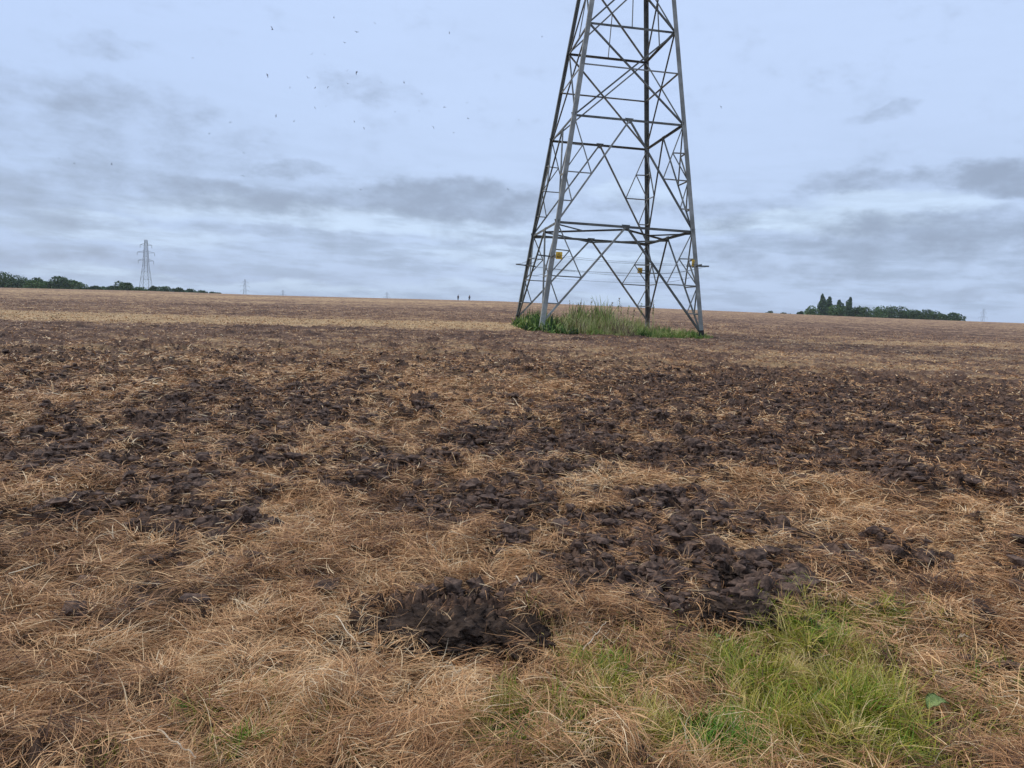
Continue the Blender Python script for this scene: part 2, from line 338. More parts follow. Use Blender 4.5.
# ------------------------------------------------------------------ ground sheet
def build_ground():
    rs = [0.25]
    while rs[-1] < 4200:
        r = rs[-1]
        k = .045 if r < 1.9 else .0042 if r < 45 else .010 if r < 330 else .07
        rs.append(r * (1 + k))
    rs = np.array(rs)
    f = np.concatenate([np.linspace(-1.15, -.76, 170)[:-1], np.linspace(-.76, .76, 1180), np.linspace(.76, 1.15, 170)[1:]])
    s = np.linspace(1.15, 2 * math.pi - 1.15, 60)[1:-1]
    azs = np.concatenate([f, s]); nc = len(azs); nr = len(rs)
    R, A = np.meshgrid(rs, azs, indexing='ij'); x = (R * np.sin(A)).ravel(); y = (R * np.cos(A)).ravel()
    rr = np.hypot(x, y); m = soil_mask(x, y)
    kk = rr < 330
    z = Z(x, y)
    d = np.zeros_like(x); d[kk] = relief(x[kk], y[kk], m[kk] * 1.0)
    d *= 1 - sm(200, 330, rr)
    z = z + d
    gm = np.clip(emask(GREEN, x, y), 0, 1)
    pale = pale_bands(x, y) + .10 * pn(x * .9, y * .9, 71) + .07 * pn(x * 2.6, y * 2.6, 72) + .05 * fbm(x * .12, y * .12, 3, 73) + .035 * sm(50, 140, rr)
    i = np.arange(nr - 1)[:, None] * nc; j = np.arange(nc)[None, :]; j2 = (j + 1) % nc
    q = np.stack([i + j, i + j2, i + nc + j2, i + nc + j], -1).reshape(-1)
    q = q.reshape(-1, 4)[:, ::-1].reshape(-1)
    co = np.stack([x, y, z], 1)
    g = mesh_from('ground', co, q, 4, mg, dict(soil=m, pale=pale, rad=rr, green=gm))
    g['kind'] = 'structure'
    # close the small ring under the camera
    return g
ground = build_ground()
me = ground.data
bm = bmesh.new(); bm.from_mesh(me)
bnd = [e for e in bm.edges if e.is_boundary and e.verts[0].co.xy.length < 1]
bmesh.ops.holes_fill(bm, edges=bnd, sides=0); bm.to_mesh(me); bm.free()
def surf(x, y, m=None):
    if m is None: m = soil_mask(x, y)
    return Z(x, y) + relief(x, y, m)
# ------------------------------------------------------------------ blades
def ribbons(name, x, y, z, az_, pitch, bend, length, width, tint, material, segs=3, twist=None, wave=None):
    """flat tapering ribbons, one per entry"""
    n = len(x); pts = np.zeros((n, segs + 1, 3)); pts[:, 0] = np.stack([x, y, z], 1)
    a = az_.copy(); pt = pitch.copy(); dirs = []
    for s in range(segs):
        d = np.stack([np.cos(a) * np.cos(pt), np.sin(a) * np.cos(pt), np.sin(pt)], 1); dirs.append(d)
        pts[:, s + 1] = pts[:, s] + d * (length / segs)[:, None]
        pt = pt - bend / segs
        if wave is not None: a = a + wave / segs
    dirs.append(dirs[-1])
    co = np.zeros((n, segs + 1, 2, 3)); tw = twist if twist is not None else np.zeros(n)
    for s in range(segs + 1):
        d = dirs[s]; h = np.stack([-d[:, 1], d[:, 0], np.zeros(n)], 1); h /= np.linalg.norm(h, axis=1)[:, None] + 1e-9
        u = np.cross(d, h); side = h * np.cos(tw)[:, None] + u * np.sin(tw)[:, None]
        wd = width * (1 - (s / segs) ** 2 * .85) * .5
        co[:, s, 0] = pts[:, s] - side * wd[:, None]; co[:, s, 1] = pts[:, s] + side * wd[:, None]
    k = (segs + 1) * 2; base = np.arange(n)[:, None] * k; s = np.arange(segs)[None, :] * 2
    q = np.stack([base + s, base + s + 1, base + s + 3, base + s + 2], -1).reshape(-1)
    return mesh_from(name, co.reshape(-1, 3), q, 4, material, dict(tint=np.repeat(tint, k)), smooth=True)
def field_sample(n, r0, r1, half=.70, p=2.2):
    e = (2 - p) or 1e-3   # density per area falls off as r^-p
    u = RNG.random(n); r = (r0 ** e + u * (r1 ** e - r0 ** e)) ** (1 / e)
    hw_ = half + np.minimum(1.7 / r, .5); a = RNG.uniform(-1, 1, n) * hw_
    return r * np.sin(a), r * np.cos(a), r
def straw(name, n, r0, r1, p, lenr, wmin, wk, soil_keep=.16, seed=0, lift=1.0):
    x, y, r = field_sample(n, r0, r1, p=p)
    m = soil_mask(x, y); g = np.clip(emask(GREEN, x, y), 0, 1)
    dens = fbm(x * 1.3, y * 1.3, 3, 90) + .8 * fbm(x * 5, y * 5, 2, 91)
    farf = sm(12, 20, r); pb = pale_bands(x, y)
    pf = (1 - m) * (1 - .80 * g) * np.clip(.62 + 1.25 * dens, .10, 1.) * (1 - farf * (.62 - 3.0 * np.clip(pb, -.1, .2))) + soil_keep * m * np.clip(.42 + 3.4 * fbm(x * 2.8, y * 2.8, 3, 93, .6), .05, 1.7) * (1 - .3 * farf)
    keep = RNG.random(n) < pf
    x, y, r, m, g, dens = x[keep], y[keep], r[keep], m[keep], g[keep], dens[keep]; n = len(x)
    tuft = np.clip(fbm(x * 3.7, y * 3.7, 3, 97), 0, 1)
    mat_h = lift * (.018 + .10 * np.clip(.35 + fbm(x * 1.1, y * 1.1, 4, 95), 0, 1) + .20 * tuft) * (1 - .7 * m) * (1 - .5 * sm(10, 25, r))
    mat_h = mat_h + m * .09 * np.clip(2.2 * fbm(x * 2.8, y * 2.8, 3, 93, .6), 0, 1)
    z = surf(x, y, m) + RNG.random(n) ** .8 * mat_h
    fld = 2.6 * math.pi * (pn(x * .8, y * .8, 15) + .75 * pn(x * 3.0, y * 3.0, 16)) + .4
    az_ = fld + RNG.normal(0, .42, n); rnd = RNG.random(n) < .24; az_[rnd] = RNG.uniform(0, 6.283, rnd.sum())
    pitch = RNG.normal(.14, .22, n); up = RNG.random(n) < .035; pitch[up] = RNG.uniform(.5, 1.3, up.sum())
    L = RNG.uniform(*lenr, n) * (1 - .35 * m) * np.clip(13 / r, .35, 1); bend = RNG.normal(.25, .32, n) + pitch * .9; kink = RNG.random(n) < .10; bend[kink] += RNG.normal(0, 1.1, kink.sum())
    W = np.maximum(wmin, wk * r) * RNG.uniform(.5, 1.7, n); wide = RNG.random(n) < .02; W[wide] *= 1.7
    tint = .40 + .42 * fbm(x * .9, y * .9, 3, 18) + .50 * fbm(x * 5, y * 5, 2, 19) + RNG.normal(0, .18, n) - .12 * m - .05 * farf[keep]
    pal = RNG.random(n) < .06; tint[pal] = RNG.uniform(.74, .98, pal.sum())
    return stuff(ribbons(name, x, y, z, az_, pitch, bend, L, W, np.clip(tint, 0, 1), M_STRAW, 4 if r1 < 12 else 3, RNG.uniform(-.9, .9, n), RNG.normal(0, .38, n)))
s1 = straw('straw_mat', 680000, 1.9, 10.5, 1.9, (.05, .20), .0019, .00058, .62)
tag(s1, 'matted tan and russet dry straw over the near ground', 'straw')
s2 = straw('straw_litter', 500000, 10.2, 60, 2.0, (.06, .20), .0025, .00072, .85, lift=.8)
tag(s2, 'dry stubble and straw strewn thinly between the dark soil patches farther off', 'straw')
# green grass in the foreground
def grass(n):
    x, y, r = field_sample(n, 1.9, 5.2, p=1.2)
    g = emask(GREEN, x, y); br = np.clip(emask(BRIGHT, x, y), 0, 1)
    cl = fbm(x * 5, y * 5, 3, 201)
    keep = RNG.random(n) < np.clip(g * (.65 + 1.7 * cl), 0, 1)
    x, y, r, g, br = x[keep], y[keep], r[keep], np.clip(g[keep], 0, 1), br[keep]; n = len(x)
    z = surf(x, y) - .005
    hump = .6 + .9 * np.clip(.5 + fbm(x * 2.2, y * 2.2, 3, 203), 0, 1)
    az_ = 2.2 * math.pi * pn(x * 3.4, y * 3.4, 205) + RNG.normal(0, 1.1, n)
    pitch = RNG.normal(.85, .38, n); L = RNG.uniform(.05, .17, n) * hump * (.55 + .45 * g) * (1 - .35 * br)
    bend = RNG.normal(.9, .5, n); W = RNG.uniform(.0018, .0042, n)
    tint = .60 + .65 * fbm(x * 3.2, y * 3.2, 3, 207) + RNG.normal(0, .17, n) - .42 * br; pal = RNG.random(n) < .17; tint[pal] = RNG.uniform(.72, 1., pal.sum())
    return stuff(ribbons('green_grass', x, y, z, az_, pitch, bend, L, W, np.clip(tint, 0, 1), M_GRASS, 4, RNG.uniform(-.8, .8, n), RNG.normal(0, .4, n)))
tag(grass(560000), 'yellow green living grass growing through the straw along the bottom of the frame', 'grass')
# loose crumbs of soil
def crumbs(n):
    ico = bmesh.new(); bmesh.ops.create_icosphere(ico, subdivisions=1, radius=1); v0 = np.array([v.co[:] for v in ico.verts]); f0 = np.array([[v.index for v in f.verts] for f in ico.faces]); ico.free()
    x, y, r = field_sample(n, 3.5, 18, p=1.9); m = soil_mask(x, y)
    keep = RNG.random(n) < m * (.5 + .9 * np.clip(.5 + fbm(x * 3, y * 3, 3, 301), 0, 1)); x, y, r, m = x[keep], y[keep], r[keep], m[keep]; n = len(x)
    s = np.exp(RNG.normal(-4.35, .62, n)) * (1 + r * .03); s = np.minimum(s, .06) * (1 - .4 * sm(10, 20, r))
    z = surf(x, y, m) + s * .25
    V = v0[None] * (1 + RNG.uniform(-.38, .38, (n, len(v0), 1)))
    V = V * np.stack([RNG.uniform(.7, 1.5, n), RNG.uniform(.7, 1.5, n), RNG.uniform(.45, .95, n)], 1)[:, None]
    V = V * s[:, None, None] + np.stack([x, y, z], 1)[:, None]
    Fc = (f0[None] + np.arange(n)[:, None, None] * len(v0)).reshape(-1)
    return stuff(mesh_from('soil_crumbs', V.reshape(-1, 3), Fc, 3, M_CRUMB, smooth=False))
tag(crumbs(110000), 'crumbled dark peaty soil thrown up between the straw', 'soil')
# ------------------------------------------------------------------ big clods of turned soil, each a thing
def clod(px, py, wpx, hpx, label, seed, rot=0., depth=.8, group='large clods of turned soil'):
    c = at(px, py + hpx * .42, .0); dist = math.hypot(c[0], c[1]); W = wpx / F * dist / 2; H = hpx / F * dist / 2
    bm = bmesh.new(); bmesh.ops.create_icosphere(bm, subdivisions=6 if wpx > 45 else 5, radius=1)
    v = np.array([q.co[:] for q in bm.verts])
    s = seed * 7.7
    n1 = fbm(v[:, 0] * 1.5 + s + v[:, 2], v[:, 1] * 1.5 + v[:, 2] * 1.3, 3, seed); n2 = fbm(v[:, 0] * 4 + v[:, 2] * 3, v[:, 1] * 4 + s - v[:, 2] * 2, 4, seed + 9, .6)
    n3 = cells((v[:, 0] + v[:, 2] * .7) * 2.4 + s, (v[:, 1] - v[:, 2] * .6) * 2.4, seed + 30)
    k = 1 + .50 * n1 + .34 * n2 + .08 * n3 - .04
    v = v * k[:, None]
    v[:, 2] = np.where(v[:, 2] > .55, .55 + (v[:, 2] - .55) * .5, v[:, 2])
    v *= np.array([W * .95, max(W * depth, H * .9), H * .78])
    q1 = v[:, 0] / W + .6 * v[:, 2] / W + s; q2 = v[:, 1] / W - .7 * v[:, 2] / W
    rg = 1 - 2.6 * np.abs(fbm(q1 * 3.2, q2 * 3.2, 4, seed + 70, .62))
    v += v / (np.linalg.norm(v, axis=1)[:, None] + 1e-9) * (W * (.09 * rg + .11 * slabs(q1 * 2.2, q2 * 2.2, seed + 75, 1.2) + .05 * slabs(q1 * 6, q2 * 6, seed + 76, 1.4) - .08) + .012 * fbm(q1 * W * 40, q2 * W * 40, 3, seed + 4, .7) + .007 * fbm(q1 * W * 120, q2 * W * 120, 2, seed + 5))[:, None]
    v[:, 2] += .16 * W * fbm(v[:, 0] / W * 2.4, v[:, 1] / W * 2.4, 3, seed + 50) + .010 * fbm(v[:, 0] * 45, v[:, 1] * 45 + v[:, 2] * 60, 3, seed + 3)
    for q, p_ in zip(bm.verts, v): q.co = p_
    me = bpy.data.meshes.new('soil_clod'); bm.to_mesh(me); bm.free(); me.materials.append(M_CLOD)
    for f in me.polygons: f.use_smooth = True
    o = bpy.data.objects.new('soil_clod', me); COL.objects.link(o)
    z = float(surf(np.array([c[0]]), np.array([c[1]]))[0]); o.location = (c[0], c[1], min(z, c[2] + .03) + H * .10); o.rotation_euler = (0, 0, -math.atan2(c[0], c[1]) + rot)
    tag(o, label, 'soil clod', group)
    return o
for i, a in enumerate([
    (440, 626, 140, 34, 'long black clod of soil at the front of the foreground patch', .1, .6),
    (512, 635, 84, 32, 'rounded black clod at the right end of the front patch of turned soil', -.25, .8),
    (484, 608, 66, 24, 'blocky dark clod standing up behind the front patch of soil', -.1, .7),
    (392, 637, 54, 20, 'small crumbly clod at the left tip of the front soil patch', .3, .8),
    (590, 582, 64, 26, 'black hollowed clod in the straw just right of the front patch', .1, .8),
    (738, 602, 96, 34, 'broad brown black clod above the patch of green grass', -.05, .8),
    (632, 612, 52, 22, 'low straw covered clod between the hollow and the broad brown one', .1, .8),
    (728, 572, 56, 18, 'flat dark clod lying just behind the broad brown one', .1, .8),
    (826, 563, 50, 17, 'black slanting clod alone in the straw above the green grass', .55, .5),
    (908, 560, 46, 12, 'small thin clod farthest right among the near ones in the straw', -.45, .5),
    (130, 503, 66, 16, 'flat black slab of soil on the left side of the field', .05, .5),
    (184, 506, 50, 11, 'thin grey slab of soil touching the black slab on the left', -.05, .5),
    (533, 508, 40, 16, 'small dark clod alone in the middle of the field', .1, .8),
    (427, 466, 34, 9, 'small flat clod left of the middle, beyond the lone dark one', .1, .8),
    (686, 567, 46, 20, 'crumbly dark clod between the hollow and the flat one', .2, .8),
    (215, 491, 34, 12, 'small rough clod just behind the thin grey slab', .2, .8),
    (12, 440, 26, 10, 'small dark clod at the left edge of the frame', .1, .8),
    (274, 437, 24, 9, 'little dark clod left of the middle distance straw', .1, .8)]):
    clod(a[0], a[1], a[2], a[3], a[4], 500 + i * 3, a[5], a[6])
# ------------------------------------------------------------------ lattice tower
def angle_bar(p0, p1, size, thick, n1, n2, bm=None, over=0.):
    """an L section between two points, its flanges along n1 and n2"""
    p0 = Vector(p0); p1 = Vector(p1); d = (p1 - p0).normalized(); p0 = p0 - d * over; p1 = p1 + d * over
    a = (n1 - d * n1.dot(d)).normalized(); b = (n2 - d * n2.dot(d)); b = (b - a * b.dot(a)).normalized()
    prof = [(0, 0), (size, 0), (size, thick), (thick, thick), (thick, size), (0, size)]
    new = bm is None
    if new: bm = bmesh.new()
    r = [[bm.verts.new(q + a * (u - size * .3) + b * (v - size * .3)) for u, v in prof] for q in (p0, p1)]
    for i in range(6): bm.faces.new((r[0][i], r[0][(i + 1) % 6], r[1][(i + 1) % 6], r[1][i]))
    bm.faces.new(r[0][::-1]); bm.faces.new(r[1])
    return bm
def link(name, bm, m, parent):
    bmesh.ops.recalc_face_normals(bm, faces=bm.faces); me = bpy.data.meshes.new(name); bm.to_mesh(me); bm.free(); me.materials.append(m)
    o = bpy.data.objects.new(name, me); COL.objects.link(o); o.parent = parent; return o
def tower_main():
    cx, cy, yaw = 4.0756, 34.0532, .1475; T = .1239; W0 = 3.7
    z1, z2, z3 = 5.564, 10.146, 14.136
    levels = [z1, z2, z3, 17.65, 20.7, 23.3]
    foot = {'A': 1.228, 'B': 1.148, 'C': 1.437, 'D': .987}; sg = {'A': (-1, 1), 'B': (-1, -1), 'C': (1, 1), 'D': (1, -1)}
    zb = 1.1; root = empty('electricity_pylon', (cx, cy, zb), yaw)
    tag(root, 'tall grey lattice steel pylon standing over weeds in the field, its top out of frame', 'pylon')
    def P(k, z):
        h = max(W0 - T * z, .55); a, b = sg[k]; return Vector((a * h, b * h, z - zb))
    def bar(name, p0, p1, s, face, m=M_STEEL, parent=root):
        (k0, k1) = face; n = (P(k0, 5) + P(k1, 5)); n.z = 0; n = n.normalized()
        d = (p1 - p0).normalized(); side = d.cross(n).normalized()
        off = n * (-.03)
        return link(name, angle_bar(p0 + off, p1 + off, s, .012 + s * .1, side, -n, over=.02), m, parent)
    ztop = 26
    for k in 'ABCD':
        a, b = sg[k]
        m = {'A': M_STEELD, 'B': M_STEEL, 'C': M_STEELD, 'D': M_STEEL}[k]  # legs seen from their inner side take the darker steel, shade painted in
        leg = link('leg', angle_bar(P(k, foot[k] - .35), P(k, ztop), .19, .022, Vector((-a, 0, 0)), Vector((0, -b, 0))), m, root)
        if k in 'AD':
            ft = link('foot_coating', angle_bar(P(k, foot[k] - .4), P(k, foot[k] + .33), .225, .05, Vector((-a, 0, 0)), Vector((0, -b, 0))), M_TAR, leg)
        else:
            link('foot_coating', angle_bar(P(k, foot[k] - .4), P(k, foot[k] + (.95 if k == 'B' else .3)), .20, .03, Vector((-a, 0, 0)), Vector((0, -b, 0))), M_CONC, leg)
    faces = [('B', 'D'), ('D', 'C'), ('C', 'A'), ('A', 'B')]
    for f in faces:
        a, b = f
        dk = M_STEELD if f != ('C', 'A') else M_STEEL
        # rings
        for i, z in enumerate(levels): bar('horizontal_beam', P(a, z), P(b, z), [.105, .095, .09, .08, .08, .08][i], f, M_STEELD)
        # panels 0 and 1: inverted V with redundant bars
        for (zl, zh, fl) in ((None, z1, 0), (z1, z2, 1)):
            lo = {k: (foot[k] + .12 if zl is None else zl + .02) for k in f}
            top = (P(a, zh) + P(b, zh)) / 2
            def gusset(c, sx, sz_):
                nn = (P(a, 5) + P(b, 5)); nn.z = 0; nn.normalize(); h_ = (P(b, zh) - P(a, zh)).normalized(); vv = (P(a, zh + 1) - P(a, zh)); vv = (vv - h_ * vv.dot(h_)).normalized(); vv = (P(a, zh + 1) + P(b, zh + 1) - P(a, zh) - P(b, zh)).normalized()
                bq = bmesh.new(); q8 = [bq.verts.new(c + h_ * (u_ * sx) + vv * (w_ * sz_) + nn * d_) for d_ in (-.045, -.033) for u_, w_ in ((-1, .5), (1, .5), (.45, -1), (-.45, -1))]
                for f_ in ((0, 1, 2, 3), (7, 6, 5, 4), (0, 4, 5, 1), (1, 5, 6, 2), (2, 6, 7, 3), (3, 7, 4, 0)): bq.faces.new([q8[i_] for i_ in f_])
                link('gusset_plate', bq, M_STEELD, root)
            gusset(top, .19, .16)
            if True:
                for k_ in f: gusset(P(k_, zh), .12, .20)
            for k, o_ in ((a, b), (b, a)):
                bot = P(k, lo[k]); bar('main_brace', bot, top, .082 if fl == 0 else .074, f, M_STEEL if k == 'B' else dk)  # braces to leg B take the lighter steel, painted as if lit
                Lz = [zh + (lo[k] - zh) * t_ for t_ in (.27, .53, .80)]
                L = [P(k, z) for z in Lz]; ctop = P(k, zh)
                def on(t_):  return top + (bot - top) * t_
                K2 = on(.53); K3 = on(.80); M1 = ctop + (K2 - ctop) * .52
                for p0, p1 in ((L[0], M1), (L[1], K2), (L[2], K3), (ctop, K2), (M1, L[1]), (L[1] * .5 + L[1] * .5, K3)):
                    bar('bracing_bar', p0, p1, .05, f, M_STEEL)
        # X panels
        for i in range(2, len(levels)):
            zl, zh = levels[i - 1], levels[i]
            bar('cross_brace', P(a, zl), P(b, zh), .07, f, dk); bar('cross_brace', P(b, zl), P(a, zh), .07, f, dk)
            wl = W0 - T * zl; wh = W0 - T * zh; tt = wl / (wl + wh); X = P(a, zl).lerp(P(b, zh), tt)
            if i == 2:
                zm = zb + X.z; bar('horizontal_bar', P(a, zm), X, .06, f); bar('horizontal_bar', X, P(b, zm), .06, f)
            elif i in (3, 4): bar('hanger', X, (P(a, zl) + P(b, zl)) / 2, .045, f)
    # plan bracing of the first ring
    mids = [(P(a, z1) + P(b, z1)) / 2 - Vector((0, 0, .12)) for a, b in faces]
    up = Vector((0, 0, 1))
    for i in range(4):
        p0, p1 = mids[i], mids[(i + 1) % 4]; d = (p1 - p0).normalized()
        link('plan_brace', angle_bar(p0, p1, .075, .015, d.cross(up), -up), M_STEELD, root)
        c = P(faces[i][1], z1) - Vector((0, 0, .1)); link('plan_brace', angle_bar(c, (p0 + p1) / 2, .06, .012, (c - p0).cross(up).normalized(), -up), M_STEELD, root)
    # outriggers with barbed wire, and the warning plates
    za = 4.04
    ends = {}
    for k in 'ABCD':
        a, b = sg[k]; base = P(k, za)
        for (dx, dy) in ((a, 0), (0, b)):
            e = base + Vector((dx * .58, dy * .58, .05)); q = base - Vector((dx * .45, dy * .45, .0))
            link('outrigger_arm', angle_bar(q, e, .06, .014, up, Vector((dy, dx, 0))), M_STEELD, root)
            ends[k, dx, dy] = (base, e)
    def wire(p0, p1, name='barbed_wire'):
        bmw = bmesh.new(); n = 14; d = p1 - p0; prev = None; sd_ = d.cross(up).normalized()
        for i in range(n + 1):
            t_ = i / n; c = p0 + d * t_ - up * (.10 * 4 * t_ * (1 - t_)); r = .006
            ring = [bmw.verts.new(c + sd_ * (r * math.cos(q)) + up * (r * math.sin(q))) for q in (0, 2.09, 4.19)]
            if prev:
                for j in range(3): bmw.faces.new((prev[j], prev[(j + 1) % 3], ring[(j + 1) % 3], ring[j]))
            prev = ring
        for i in range(int(d.length / .16)):      # barbs
            t_ = (i + .5) / int(d.length / .16); c = p0 + d * t_ - up * (.10 * 4 * t_ * (1 - t_)); 
            for s_ in (-1, 1):
                v = [bmw.verts.new(c + sd_ * (s_ * -.02) + up * -.022), bmw.verts.new(c + sd_ * (s_ * .02) + up * .024), bmw.verts.new(c + sd_ * (s_ * .02 + .006) + up * .016)]; bmw.faces.new(v)
        link(name, bmw, M_WIRE, root)
    for (a, b), (nx, ny) in zip(faces, ((0, -1), (1, 0), (0, 1), (-1, 0))):
        for (t_, dz) in ((1., .02), (.55, .0), (-.3, -.45)):
            pa = ends[a, nx, ny]; pb = ends[b, nx, ny]
            wire(pa[0].lerp(pa[1], t_) + up * dz, pb[0].lerp(pb[1], t_) + up * dz)
    def sign(pos, nrm, sz=.30):
        n = nrm.normalized(); s_ = n.cross(up).normalized(); u = s_.cross(n)
        def plate(c, wd, ht, th):
            bmx = bmesh.new(); vs = []
            for dn in (-th / 2, th / 2): vs += [bmx.verts.new(c + n * dn + s_ * (q[0] * wd / 2) + u * (q[1] * ht / 2)) for q in ((-1, -1), (1, -1), (1, 1), (-1, 1))]
            for f in ((0, 1, 2, 3), (7, 6, 5, 4), (0, 4, 5, 1), (1, 5, 6, 2), (2, 6, 7, 3), (3, 7, 4, 0)): bmx.faces.new([vs[i] for i in f])
            return bmx
        pl = link('warning_sign', plate(pos, sz, sz * 1.12, .008), M_YEL, root)
        # black flash in a triangle outline, and a line of lettering below it
        bmx = bmesh.new(); o = pos + n * .008
        def poly(pts): bmx.faces.new([bmx.verts.new(o + s_ * (a_ * sz) + u * (b_ * sz)) for a_, b_ in pts])
        for (p_, q_) in (((-.3, -.12), (0, .42)), ((0, .42), (.3, -.12)), ((.3, -.12), (-.3, -.12))):
            px_, py_ = q_[0] - p_[0], q_[1] - p_[1]; l = math.hypot(px_, py_); ox, oy = -py_ / l * .025, px_ / l * .025
            poly([(p_[0] - ox, p_[1] - oy), (q_[0] - ox, q_[1] - oy), (q_[0] + ox, q_[1] + oy), (p_[0] + ox, p_[1] + oy)])
        poly([(.03, .28), (-.07, .08), (0, .08), (-.02, -.06), (.08, .13), (.01, .13)])
        for yy in (-.25, -.36): poly([(-.34, yy), (.34, yy), (.34, yy + .05), (-.34, yy + .05)])
        link('warning_symbol', bmx, M_BLACK, pl)
    inv = Matrix.Rotation(-yaw, 3, 'Z'); ori = Vector((cx, cy, zb))
    for px, py, k, sz in ((559, 255.5, 'B', .27), (640, 270.5, 'C', .25), (693.5, 263, 'D', .25)):
        leg_p = P(k, 4.3); wp = Matrix.Rotation(yaw, 3, 'Z') @ leg_p + ori; dist = math.hypot(wp.x, wp.y) - (.15 if k != 'C' else -.1)
        q = inv @ (on_ray(px, py, dist) - ori)
        nr = inv @ (Vector((0, 0, EYE)) - (on_ray(px, py, dist))); nr.z = 0
        if k == 'D': nr = Matrix.Rotation(math.radians(58), 3, 'Z') @ nr
        sign(q, nr, sz)
        link('sign_bracket', angle_bar(q - nr.normalized() * .03 + Vector((0, 0, .0)), leg_p + Vector((0, 0, q.z - leg_p.z)), .04, .01, up, nr.normalized()), M_STEELD, root)
    # upper body, cage and cross arms, above the picture
    for (z, ln) in ((19.5, 4.6), (23.6, 5.6), (25.9, 3.9)):
        for s_ in (-1, 1):
            h = max(W0 - T * z, .55)
            tip = Vector((s_ * (h + ln), 0, z - zb + .25))
            bmx = None
            for yy in (-h, h):
                bmx = angle_bar(Vector((s_ * h, yy, z - zb)), tip, .09, .014, up, Vector((0, 1, 0)), bmx)
                bmx = angle_bar(Vector((s_ * h, yy, z - zb + 1.3)), tip, .08, .014, up, Vector((0, 1, 0)), bmx)
            arm = link('cross_arm', bmx, M_STEEL, root)
            bmi = bmesh.new(); bmesh.ops.create_cone(bmi, cap_ends=True, segments=10, radius1=.11, radius2=.11, depth=1.9)
            for v in bmi.verts: v.co += tip + Vector((0, 0, -1.0))
            link('insulator', bmi, M_STEELD, arm)
    return root
tower_main()
# ------------------------------------------------------------------ far pylons
def bar4(bm, p0, p1, s):
    p0 = Vector(p0); p1 = Vector(p1); d = (p1 - p0).normalized(); a = d.cross(Vector((.31, .94, .1))).normalized(); b = d.cross(a)
    r = [[bm.verts.new(q + (a * u + b * v) * (s / 2)) for u, v in ((-1, -1), (1, -1), (1, 1), (-1, 1))] for q in (p0, p1)]
    for i in range(4): bm.faces.new((r[0][i], r[0][(i + 1) % 4], r[1][(i + 1) % 4], r[1][i]))
def far_pylon(px, ytop, dist, H, label, thick, yaw=.2):
    top = on_ray(px, ytop, dist); gz = float(Z(top.x, top.y)); H = top.z - gz
    root = empty('distant_pylon', (top.x, top.y, gz), yaw); tag(root, label, 'pylon', 'pylons far off on the skyline')
    wb, wt = H * .098, H * .026
    def hw(z): return wb + (wt * 1.3 - wb) * min(z / (H * .62), 1) if z < H * .62 else wt * 1.3 + (wt * .55 - wt * 1.3) * (z - H * .62) / (H * .38)
    S = ((-1, -1), (1, -1), (1, 1), (-1, 1))
    def P(k, z): return Vector((S[k % 4][0] * hw(z), S[k % 4][1] * hw(z), z))
    lv = [0, .16, .30, .42, .53, .62, .69, .76, .83, .90, 1.]
    for k in range(4):
        b = bmesh.new()
        for i in range(len(lv) - 1): bar4(b, P(k, lv[i] * H), P(k, lv[i + 1] * H), thick)
        link('leg', b, M_STEELD, root)
    for i in range(len(lv) - 1):
        b = bmesh.new()
        for k in range(4):
            bar4(b, P(k, lv[i] * H), P(k + 1, lv[i + 1] * H), thick * .4); bar4(b, P(k + 1, lv[i] * H), P(k, lv[i + 1] * H), thick * .4); bar4(b, P(k, lv[i + 1] * H), P(k + 1, lv[i + 1] * H), thick * .6)
        link('lattice_panel', b, M_STEELD, root)
    for z, ln in ((.69, .080), (.81, .100), (.92, .065)):
        for s_ in (-1, 1):
            b = bmesh.new(); tip = Vector((s_ * (ln * H + hw(z * H)), 0, z * H + .006 * H))
            for yy in (-1, 1):
                bar4(b, (s_ * hw(z * H), yy * hw(z * H), z * H), tip, thick * .7); bar4(b, (s_ * hw(z * H), yy * hw(z * H), (z + .03) * H), tip, thick * .6)
            arm = link('cross_arm', b, M_STEELD, root)
            b = bmesh.new(); bar4(b, tip, tip + Vector((0, 0, -.045 * H)), thick * .9); link('insulator', b, M_STEELD, arm)
    return root
far_pylon(146, 240, 640, 50, 'grey lattice pylon rising behind the hedgerow on the left skyline', .19, .1)
far_pylon(245, 279.5, 1900, 50, 'faint small pylon on the skyline right of the hedgerow', .26, .2)
far_pylon(283, 290, 3000, 50, 'tiny pylon tip just showing right of the faint small pylon', .4, .2)
far_pylon(387, 292, 2900, 50, 'tiny pylon tip on the skyline left of the two walkers', .55, .2)
far_pylon(984, 309, 2000, 50, 'very faint pylon on the right skyline beyond the trees', .16, .3)
far_pylon(901, 313.5, 2000, 50, 'faint pale mast tip showing over the right wood', .2, .3)
